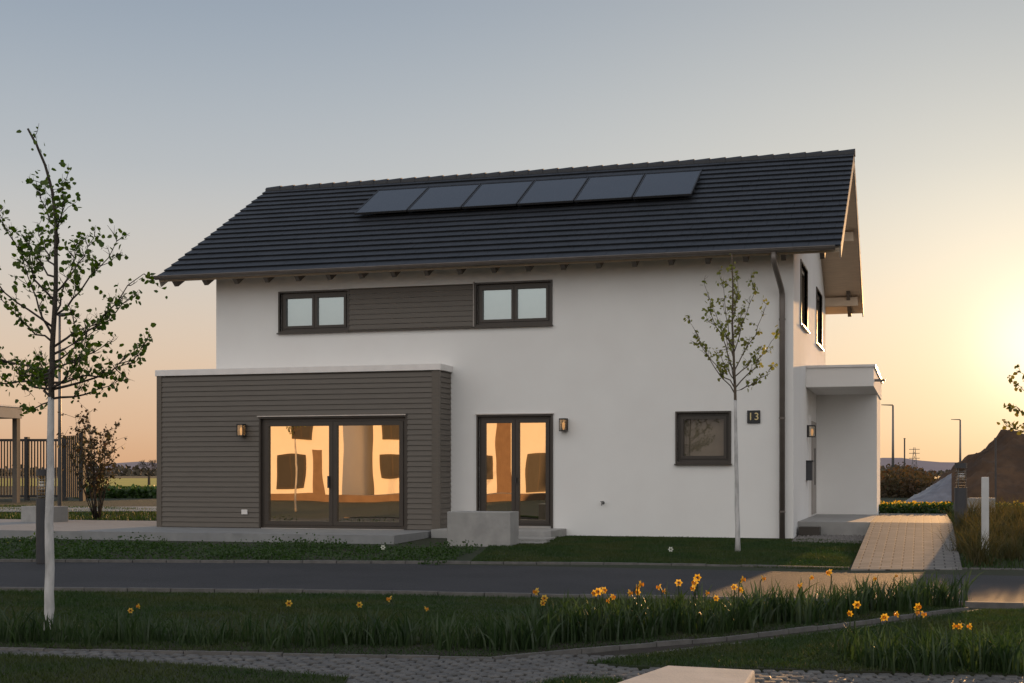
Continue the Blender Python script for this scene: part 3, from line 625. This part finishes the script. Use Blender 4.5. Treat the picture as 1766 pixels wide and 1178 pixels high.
def fork(p,d,L,r,l):
    e=p+d*L; mb.tube([p,e],[r,r*.7],4,cap=False)
    if l:
        for i in range(3): fork(e,(d+Vector((random.gauss(0,.6),random.gauss(0,.6),random.gauss(.05,.35)))).normalized(),L*.72,r*.6,l-1)
for i in range(5): fork(b+Vector((0,0,.8)),Vector((random.gauss(0,.5),random.gauss(0,.5),.8)).normalized(),.6,.06,4)
mb.build('branches',M['bark'],td)
# ---------------------------------------------------------------- daffodils
def daf_leaves(seed,n,h):
    r=random.Random(seed); V=[];F=[]
    for i in range(n):
        a=r.uniform(0,6.28); x,y=r.gauss(0,.065),r.gauss(0,.05); H=h*r.uniform(.45,1.15); ln=r.uniform(.05,.6)*H; w=r.uniform(.005,.0085); tw=r.uniform(0,3.1)
        dx_,dy_=math.cos(a),math.sin(a); wx,wy=math.cos(tw)*w,math.sin(tw)*w; b0=len(V); K=5
        for j in range(K+1):
            f=j/K; cx=x+dx_*ln*f**2; cy=y+dy_*ln*f**2; cz=H*(f-.18*f**3*(ln/H)*2)-.01; ww=1 if f<.7 else max(.08,(1-f)/.3)
            V+=[(cx-wx*ww,cy-wy*ww,cz),(cx+wx*ww,cy+wy*ww,cz)]
        F+=[(b0+2*j,b0+2*j+1,b0+2*j+3,b0+2*j+2) for j in range(K)]
    me=bpy.data.meshes.new('leaves'); me.from_pydata(V,[],F); me.materials.append(M['dafleaf']); return me
LM=[daf_leaves(i,random.choice((30,38,46)),random.uniform(.25,.34)) for i in range(8)]
def fl_mesh(m):
    V=[];F=[]
    for i in range(6):
        a=i*math.pi/3; c,s=math.cos(a),math.sin(a); b0=len(V)
        V+=[(.008*c,0,.008*s),(.024*c-.014*s,-.004,.024*s+.014*c),(.043*c,.002,.043*s),(.024*c+.014*s,-.004,.024*s-.014*c)]
        F+=[(b0,b0+1,b0+2,b0+3)]
    me=bpy.data.meshes.new('petals'); me.from_pydata(V,[],F); me.materials.append(m); return me
PM=fl_mesh(M['petal']); PW=fl_mesh(M['whitepetal'])
mb=MB(); mb.tube([(0,0,0),(0,-.02,0),(0,-.032,0)],[.011,.013,.019],10,cap=False); TM=bpy.data.meshes.new('trumpet'); TM.from_pydata(mb.v,[],mb.f); TM.materials.append(M['trumpet'])
def stem_mesh(h):
    mb=MB(); mb.tube([(0,0,0),(0,0,h*.5),(0,-.004,h*.93),(0,-.02,h)],[.005,.0045,.004,.004],6); me=bpy.data.meshes.new('stem'); me.from_pydata(mb.v,[],mb.f); me.materials.append(M['dafleaf']); return me
SM=stem_mesh(.36)
def child(name,me,par,loc=(0,0,0),rot=(0,0,0),sc=1):
    o=bpy.data.objects.new(name,me); COL.objects.link(o); o.parent=par; o.location=loc; o.rotation_euler=rot; o.scale=(sc,)*3; return o
def clump(px,py,z,nf,i,zone,big=1.0):
    b=G(px,py,z)
    lab={0:'leafy daffodil clump without open flowers in the %s'%zone,1:'daffodil clump with a single yellow flower in the %s'%zone}.get(nf,'daffodil clump with several yellow flowers in the %s'%zone)
    t=thing('daffodil_clump',lab,'daffodil',tuple(b),'daffodil clumps in the %s'%zone)
    child('leaves',LM[i%8],t,rot=(0,0,random.uniform(0,6.3)),sc=random.uniform(.8,1.12)*big)
    for q in range(nf):
        ox,oy=random.gauss(0,.08),random.gauss(0,.05); s=random.uniform(.75,1.1)*min(big,1.15); f=child('flower',SM,t,(ox,oy,0),(0,random.uniform(-.15,.15),random.uniform(-1.5,1.5)+TH),s)
        child('petals',PM,f,(0,-.022,.36),(random.uniform(-.5,.3),0,0),.76); child('trumpet',TM,f,(0,-.022,.36),(0,0,0),.76)
fl=[1,5,237,265,537,605,705,708,942,945,950,1033,1035,1045,1048,1060,1085,1090,1105,1118,1145,1160,1162,1175,1188,1217,1219,1230,1262,1280,1281,1330,1385,1425,1428,1500,1545]
cl=[(-20,1110),(400,1120),(850,1129),(1000,1112),(1250,1092),(1500,1064),(1655,1046)]
pxs=[]; x=-5
while x<1655: pxs.append(x); x+= random.uniform(17,36) if x<900 else random.uniform(9,15)
for i,px in enumerate(pxs):
    py=np.interp(px,[c[0] for c in cl],[c[1] for c in cl])-random.uniform(0,16)
    nx_=pxs[i+1] if i<len(pxs)-1 else px+20
    nf=sum(1 for f in fl if px<=f<nx_)
    clump(px,py,ZL,nf,i,'bed along the lawn',.95 if px<900 else 1.22)
for i,(px,py,nf) in enumerate([(1462,1130,2),(1490,1142,0),(1520,1148,0),(1560,1138,2),(1580,1150,2),(1600,1140,3),(1625,1152,0),(1660,1148,0),(1690,1156,2),(1720,1158,0),(1750,1160,0),(1540,1155,0),(1505,1152,0),(1640,1140,0),(1705,1150,0),(1570,1158,0),(1610,1160,0),(1735,1150,0)]):
    clump(px,py,ZL,nf,i+3,'right foreground lawn',1.0)
for px,py in ((661,968),(1157,972)):
    b=G(px,py,-.1); t=thing('white_flower','small white flower in the grass strip, %s'%('left of the concrete block' if px<700 else 'near the tree before the facade'),'flower',tuple(b)); t.scale=(.6,)*3
    child('stem',SM,t); o=child('petals',PW,t,(0,-.022,.36),sc=1.7)
sb=[G(a,b-18,ZL) for a,b in bed_front[1:-1]]; sf=[G(a,b-2,ZL) for a,b in bed_front[1:-1]]
tag(strip('flower_bed_soil',sf,sb,ZL+.006,M['soil']),kind='structure')
# ---------------------------------------------------------------- right side planting
def gclump(b,h,n,m,label,group):
    P=np.column_stack([rng.normal(b[0],.1,n),rng.normal(b[1],.1,n)]); t=thing('ornamental_grass',label,'grass clump',tuple(b),group)
    blades('blades',P,lambda x,y:np.full(len(x),b[2]),h,.005,m,t,lean=.6)
for px,py,k in ((1668,960,22),(1690,985,20.5),(1720,972,21.5),(1745,980,21),(1765,960,22.5),(1668,925,25),(1735,945,24),(1758,925,26),(1690,940,24),(1715,915,27),(1708,955,22.8),(1728,930,25),(1750,905,28),(1680,905,28)):
    b=PK(px,py,k); b.z=float(gr(b.x,b.y))-.01; gclump(b,.42,260,M['sungrass'],'feathery grass clump coloured sunlit yellow, growing right of the entrance path','grass clumps right of the path')
P=sample([tuple(PK(a,b,c))[:2] for a,b,c in ((1516,0,33.5),(1640,0,33.5),(1640,0,37),(1516,0,37))],1000)
P2=sample([tuple(PK(a,b,c))[:2] for a,b,c in ((1672,0,31),(1900,0,31),(1900,0,36),(1672,0,36))],1600); P=np.vstack([P,P2])
pl=[(p[0],p[1],float(gr(*p))+random.uniform(.0,.27)) for p in P for _ in range(5)]
tag(leaves('flower_foliage',pl,.08,M['leafdark']),kind='stuff')
pf=[(p[0],p[1],float(gr(*p))+random.uniform(.18,.33)) for p in P[::2]]
tag(leaves('yellow_flowers',pf,.05,M['petal']),kind='stuff')
P=sample([tuple(PK(a,0,c))[:2] for a,c in ((1500,60),(1660,60),(1680,85),(1500,85))],2400)
pl=[(p[0]+random.gauss(0,.2),p[1]+random.gauss(0,.2),.1+abs(random.gauss(0,.45))*(.6+.35*math.sin(p[0]*1.1))+random.random()*.4) for p in P for _ in range(9)]
tag(leaves('scrub',pl,.16,M['dry']),kind='stuff')
b=PK(1700,0,56); cx,cy=b.x+.5,b.y; n=96; V=[]
for j in range(n):
    for i in range(n):
        u=(i/(n-1)*2-1)*7.2; v=(j/(n-1)*2-1)*4.8; uu=u if u<0 else u*.45; d=math.hypot(uu/.9,v/1.25)/3.4; h=2.75*max(0,1-d)**.85 if d<1 else 0
        e=min(1,max(0,(1-d)*3))
        h=h*(1+.22*noise.noise(Vector((u*.6,v*.6,0))))+ (.22*noise.noise(Vector((u*1.3,v*1.3,3)))+.2*noise.noise(Vector((u*3.5,v*3.5,3)))+.12*noise.noise(Vector((u*9,v*9,3))))*e
        V.append((cx+u,cy+v,.1+max(h,-.02)))
F=[(j*n+i,j*n+i+1,(j+1)*n+i+1,(j+1)*n+i) for j in range(n-1) for i in range(n-1)]
tag(npmesh('dirt_heap',V,F,M['dirt']),'large brown heap of soil on the building plot right of the house','dirt heap')
V=[];n=34
for j in range(n):
    for i in range(n):
        f=i/(n-1); g=j/(n-1); p=PK(1553+f*88,0,50.6+g*1.8); z=.12+1.12*f**1.1*(.08+.92*math.sin(math.pi*.5*g))+.06*noise.noise(Vector((f*6,g*4,1)))+.04*noise.noise(Vector((f*20,g*9,1))); V.append((p.x,p.y,z))
F=[(j*n+i,j*n+i+1,(j+1)*n+i+1,(j+1)*n+i) for j in range(n-1) for i in range(n-1)]
tag(npmesh('plastic_sheet',V,F,M['tarp'],smooth=True),'grey plastic sheet draped over the left foot of the soil heap','tarpaulin')
def lamp(px,ytop,k,label,dirn=-1,r=.05):
    b=PK(px,815,k); zt=CZ+(815-ytop)*k/FP; b.z=.1; t=thing('street_lamp',label,'street lamp',tuple(b),'street lamps around the plot')
    MB().tube([b,(b.x,b.y,zt)],[r*1.4,r*.8],8).build('pole',M['steel'],t,smooth=True)
    w=.75*dirn; MB().hexa([(b.x,b.y-.12,zt-.03),(b.x+w,b.y-.12,zt+.02),(b.x+w,b.y+.12,zt+.02),(b.x,b.y+.12,zt-.03),(b.x,b.y-.12,zt+.05),(b.x+w,b.y-.12,zt+.06),(b.x+w,b.y+.12,zt+.06),(b.x,b.y+.12,zt+.05)]).build('lamp_head',M['darkgrey'],t)
lamp(103,544,41,'slender street lamp behind the left tree crown',.5,.045)
lamp(1540,699,92,'tall street lamp nearest the house on its right side',-1,.07)
lamp(1656,724,118,'street lamp rising behind the soil heap left of its peak',-1,.08)
lamp(1757,744,150,'short distant street lamp near the right edge of the photo',-1,.09)
for px,yt,k,lab in ((1560,757,70,'thin dark pole beside the scrub and plastic sheet'),(1717,757,50,'thin dark pole in front of the soil heap')):
    b=PK(px,815,k); zt=CZ+(815-yt)*k/FP; mb=MB(); mb.tube([(b.x,b.y,0),(b.x,b.y,zt),(b.x,b.y,zt+.001),(b.x,b.y,zt+.04)],[.035,.035,.05,.05],8); tag(mb.build('pole',M['darkgrey'],None),lab,'pole')
b=PK(1577,815,700); mb=MB(); H=14
for sx in (-1,1):
    for sy in (-1,1): mb.tube([(b.x+sx*1.6,b.y+sy*1.6,0),(b.x+sx*.3,b.y+sy*.3,H)],.14,4)
for z in (8.5,11,13): mb.tube([(b.x-2.6,b.y,z),(b.x+2.6,b.y,z)],.14,4)
for i in range(6):
    z=i*2.0; w0=1.6-1.3*z/H; w1=1.6-1.3*(z+2)/H; mb.tube([(b.x-w0,b.y-w0,z),(b.x+w1,b.y-w1,z+2)],.08,4); mb.tube([(b.x+w0,b.y-w0,z),(b.x-w1,b.y-w1,z+2)],.08,4)
tag(mb.build('electricity_pylon',M['steel'],None),'tiny lattice electricity pylon on the horizon right of the house','pylon')
# ---------------------------------------------------------------- left: fence & carport
fk=56
fa=PK(-60,0,fk); fb=PK(112,0,fk); fc=PK(142,0,fk-1.5)
fn=thing('metal_fence','black metal fence with vertical bars at the left edge','fence',(fa.x,fa.y,.1))
zt=CZ+(815-757)*fk/FP; zb=CZ-(858-815)*fk/FP
mb=MB(); v=fb-fa; nb=34
for i in range(nb): p=fa+v*(i/(nb-1)); mb.box(p.x-.027,p.x+.027,p.y-.02,p.y+.02,zb,zt)
mb.build('bars',M['black'],fn)
for z in (zb,zt-.1,): MB().hexa([(fa.x,fa.y-.03,z),(fb.x,fb.y-.03,z),(fb.x,fb.y+.03,z),(fa.x,fa.y+.03,z),(fa.x,fa.y-.03,z+.1),(fb.x,fb.y-.03,z+.1),(fb.x,fb.y+.03,z+.1),(fa.x,fa.y+.03,z+.1)]).build('rail',M['black'],fn)
for f in (0,.3,.62,1): p=fa+v*f; MB().box(p.x-.08,p.x+.08,p.y-.08,p.y+.08,0,zt+.08).build('post',M['black'],fn)
gt=thing('metal_gate','dense black metal gate leaf at the right end of the fence','gate',(fb.x,fb.y,.1)); mb=MB(); v=fc-fb
for i in range(9): p=fb+v*((i+.7)/9); mb.box(p.x-.03,p.x+.03,p.y-.03,p.y+.03,zb+.02,zt+.12)
mb.build('bars',M['black'],gt)
MB().box(fc.x-.09,fc.x+.09,fc.y-.09,fc.y+.09,0,zt+.22).build('post',M['black'],gt)
ck=52; a=PK(38,0,ck); cz0=CZ+(815-722)*ck/FP; cz1=CZ+(815-703)*ck/FP
cp_=thing('carport','flat roofed carport with slim posts at the left edge','carport',(a.x,a.y,.1))
MB().box(a.x-6,a.x,a.y-3,a.y,cz0,cz1).build('roof',M['barge'],cp_); MB().box(a.x-6.05,a.x+.03,a.y-3.05,a.y+.05,cz1,cz1+.06).build('roof_edge',M['cap'],cp_)
for xx,yy_ in ((a.x-.18,a.y-.1),(a.x-5.8,a.y-.1),(a.x-5.8,a.y-2.9)): MB().box(xx-.1,xx+.1,yy_-.1,yy_+.1,0,cz0).build('post',M['beam'],cp_)
tag(strip('back_road',[PK(-400,0,38),PK(600,0,40)],[PK(-400,0,43),PK(600,0,45)],.185,M['terrace']),kind='structure')
tag(strip('yellow_field',[PK(-300,0,110),PK(500,0,110)],[PK(-300,0,260),PK(500,0,260)],.2,M['rape']),kind='structure')
tag(strip('field',[PK(1300,0,95),PK(2600,0,95)],[PK(1300,0,700),PK(2600,0,700)],.2,M['field']),kind='structure')
P=sample([tuple(PK(a,0,c))[:2] for a,c in ((130,60),(300,60),(300,64),(130,64))],900)
tag(leaves('hedge',[(p[0],p[1],.15+random.random()*.45) for p in P for _ in range(6)],.17,M['leafdark']),kind='stuff')
V=[]
for i in range(9000):
    px=random.uniform(-200,2300); k=random.uniform(420,520); h=(2.2+2.4*(noise.noise(Vector((px*.012,1,0)))+.3*noise.noise(Vector((px*.06,4,0)))))
    p=PK(px,0,k); V.append((p.x,p.y,random.uniform(-.3,max(.8,h))))
tag(leaves('far_tree_line',V,1.6,M['farhedge']),kind='stuff')
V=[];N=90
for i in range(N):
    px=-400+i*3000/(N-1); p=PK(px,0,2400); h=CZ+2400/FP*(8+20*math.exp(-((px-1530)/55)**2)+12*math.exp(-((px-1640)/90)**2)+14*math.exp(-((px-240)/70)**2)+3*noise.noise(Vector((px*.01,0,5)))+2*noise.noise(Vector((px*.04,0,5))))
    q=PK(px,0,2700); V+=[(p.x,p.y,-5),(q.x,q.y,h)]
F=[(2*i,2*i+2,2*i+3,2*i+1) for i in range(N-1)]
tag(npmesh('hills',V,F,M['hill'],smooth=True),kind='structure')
# ---------------------------------------------------------------- houses across the road (mirrored in the glass)
def ohouse(x0,x1,y,zh,wins,label,panels=()):
    t=thing('house',label,'house',((x0+x1)/2,y,-.17))
    MB().box(x0,x1,y-8,y,-.3,zh).build('wall',M['stucco'],t)
    MB().box(x0-.5,x1+.5,y-8.5,y+.7,zh,zh+.25).build('roof',M['tile'],t)
    for a,b,c,d in panels: MB().box(a,b,y,y+.04,c,d).build('wall_panel',M['timber'],t)
    for a,b,c,d in wins:
        w=MB().box(a-.12,b+.12,y+.041,y+.09,c-.12,d+.12).build('window',M['frame'],t)
        m_=(a+b)/2
        for p,q in ((a,m_-.04),(m_+.04,b)): MB().box(p,q,y+.091,y+.098,c,d).build('pane',M['black'],w)
    MB().box(x0+.5,x1-.5,y+.9,y+3.2,-.3,.12).build('terrace_slab',M['concrete'],t)
ohouse(-38,-28.4,-45,5.2,[(-32.2,-30.8,.5,2.1),(-36.6,-35.4,.6,2.2),(-31.3,-30.2,3.3,4.1)],'white flat roofed house across the road, leftmost in the mirrored view',[(-30.1,-29.5,-.1,2.6)])
ohouse(-27.9,-13,-48,5.4,[(-27.2,-26.0,1.1,2.1),(-22.9,-21.2,.9,2.1),(-19.0,-17.6,.3,2.2),(-27.1,-26.1,3.3,4.1),(-16.3,-15,.8,2.1)],'white flat roofed house across the road, nearer the camera side',[(-25.3,-24.5,-.1,2.7),(-20.8,-19.9,-.1,4.9)])
tag(MB().box(-40,-12,-39.6,-39.4,-.3,.2).build('garden_wall',M['timber']),'low brown garden wall before the mirrored houses across the road','wall')
# ---------------------------------------------------------------- light
SE=R(4.8); az=R(4.6)
sd=Vector((math.sin(az)*math.cos(SE),math.cos(az)*math.cos(SE),math.sin(SE)))
L=bpy.data.lights.new('sun','SUN'); L.energy=5; L.angle=R(.6); L.color=(1,.55,.22); lo=bpy.data.objects.new('sun',L); COL.objects.link(lo)
lo.rotation_euler=(-sd).to_track_quat('-Z','Y').to_euler(); lo.location=(10,60,10)
w=bpy.data.worlds.new('World'); SC.world=w; w.use_nodes=True; nt=w.node_tree; n=nt.nodes; l=nt.links; bg=n['Background']
tc=n.new('ShaderNodeTexCoord'); nv=n.new('ShaderNodeVectorMath'); nv.operation='NORMALIZE'; l.new(tc.outputs['Generated'],nv.inputs[0])
sx=n.new('ShaderNodeSeparateXYZ'); l.new(nv.outputs[0],sx.inputs[0])
def ramp(st_):
    rp=n.new('ShaderNodeValToRGB'); cr=rp.color_ramp; cr.interpolation='B_SPLINE'; l.new(sx.outputs['Z'],rp.inputs[0])
    cr.elements[0].position=0; cr.elements[0].color=(*st_[0][1],1); cr.elements[1].position=1; cr.elements[1].color=(*st_[-1][1],1)
    for p_,c_ in st_[1:-1]: e=cr.elements.new(p_); e.color=(*c_,1)
    return rp
rf=ramp([(0,(.66,.37,.20)),(.03,(.73,.47,.29)),(.08,(.74,.57,.42)),(.14,(.64,.59,.53)),(.21,(.49,.525,.55)),(.33,(.27,.34,.43)),(.6,(.22,.26,.34)),(1,(.2,.24,.32))])
rb=ramp([(0,(.42,.33,.30)),(.08,(.60,.56,.53)),(.16,(.76,.79,.78)),(.28,(1.5,1.46,1.40)),(.5,(1.85,1.74,1.63)),(.75,(.8,.78,.76)),(1,(.2,.24,.32))])  # sky behind the camera, raised above the front sky to light the facade
dt=n.new('ShaderNodeVectorMath'); dt.operation='DOT_PRODUCT'; l.new(nv.outputs[0],dt.inputs[0]); dt.inputs[1].default_value=sd
mx0=n.new('ShaderNodeMath'); mx0.operation='MAXIMUM'; l.new(dt.outputs['Value'],mx0.inputs[0]); mx0.inputs[1].default_value=0
def glow(p,c):
    pw_=n.new('ShaderNodeMath'); pw_.operation='POWER'; l.new(mx0.outputs[0],pw_.inputs[0]); pw_.inputs[1].default_value=p
    v=n.new('ShaderNodeVectorMath'); v.operation='SCALE'; v.inputs[0].default_value=c; l.new(pw_.outputs[0],v.inputs['Scale']); return v
g1=glow(16,(.25,.19,.09)); g2=glow(150,(.26,.21,.11)); g3=glow(1300,(.45,.42,.34))
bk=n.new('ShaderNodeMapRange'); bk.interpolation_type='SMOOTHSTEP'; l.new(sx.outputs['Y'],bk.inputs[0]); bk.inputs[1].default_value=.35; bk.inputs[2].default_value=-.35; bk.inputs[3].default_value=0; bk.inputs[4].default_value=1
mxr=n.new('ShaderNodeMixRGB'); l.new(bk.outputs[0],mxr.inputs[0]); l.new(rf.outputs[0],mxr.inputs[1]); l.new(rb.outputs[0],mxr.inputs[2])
cur=mxr
for g in (g1,g2,g3):
    a=n.new('ShaderNodeVectorMath'); a.operation='ADD'; l.new(cur.outputs[0],a.inputs[0]); l.new(g.outputs[0],a.inputs[1]); cur=a
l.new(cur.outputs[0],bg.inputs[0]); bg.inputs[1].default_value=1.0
SC.view_settings.view_transform='Standard'; SC.view_settings.look='None'; SC.view_settings.exposure=0
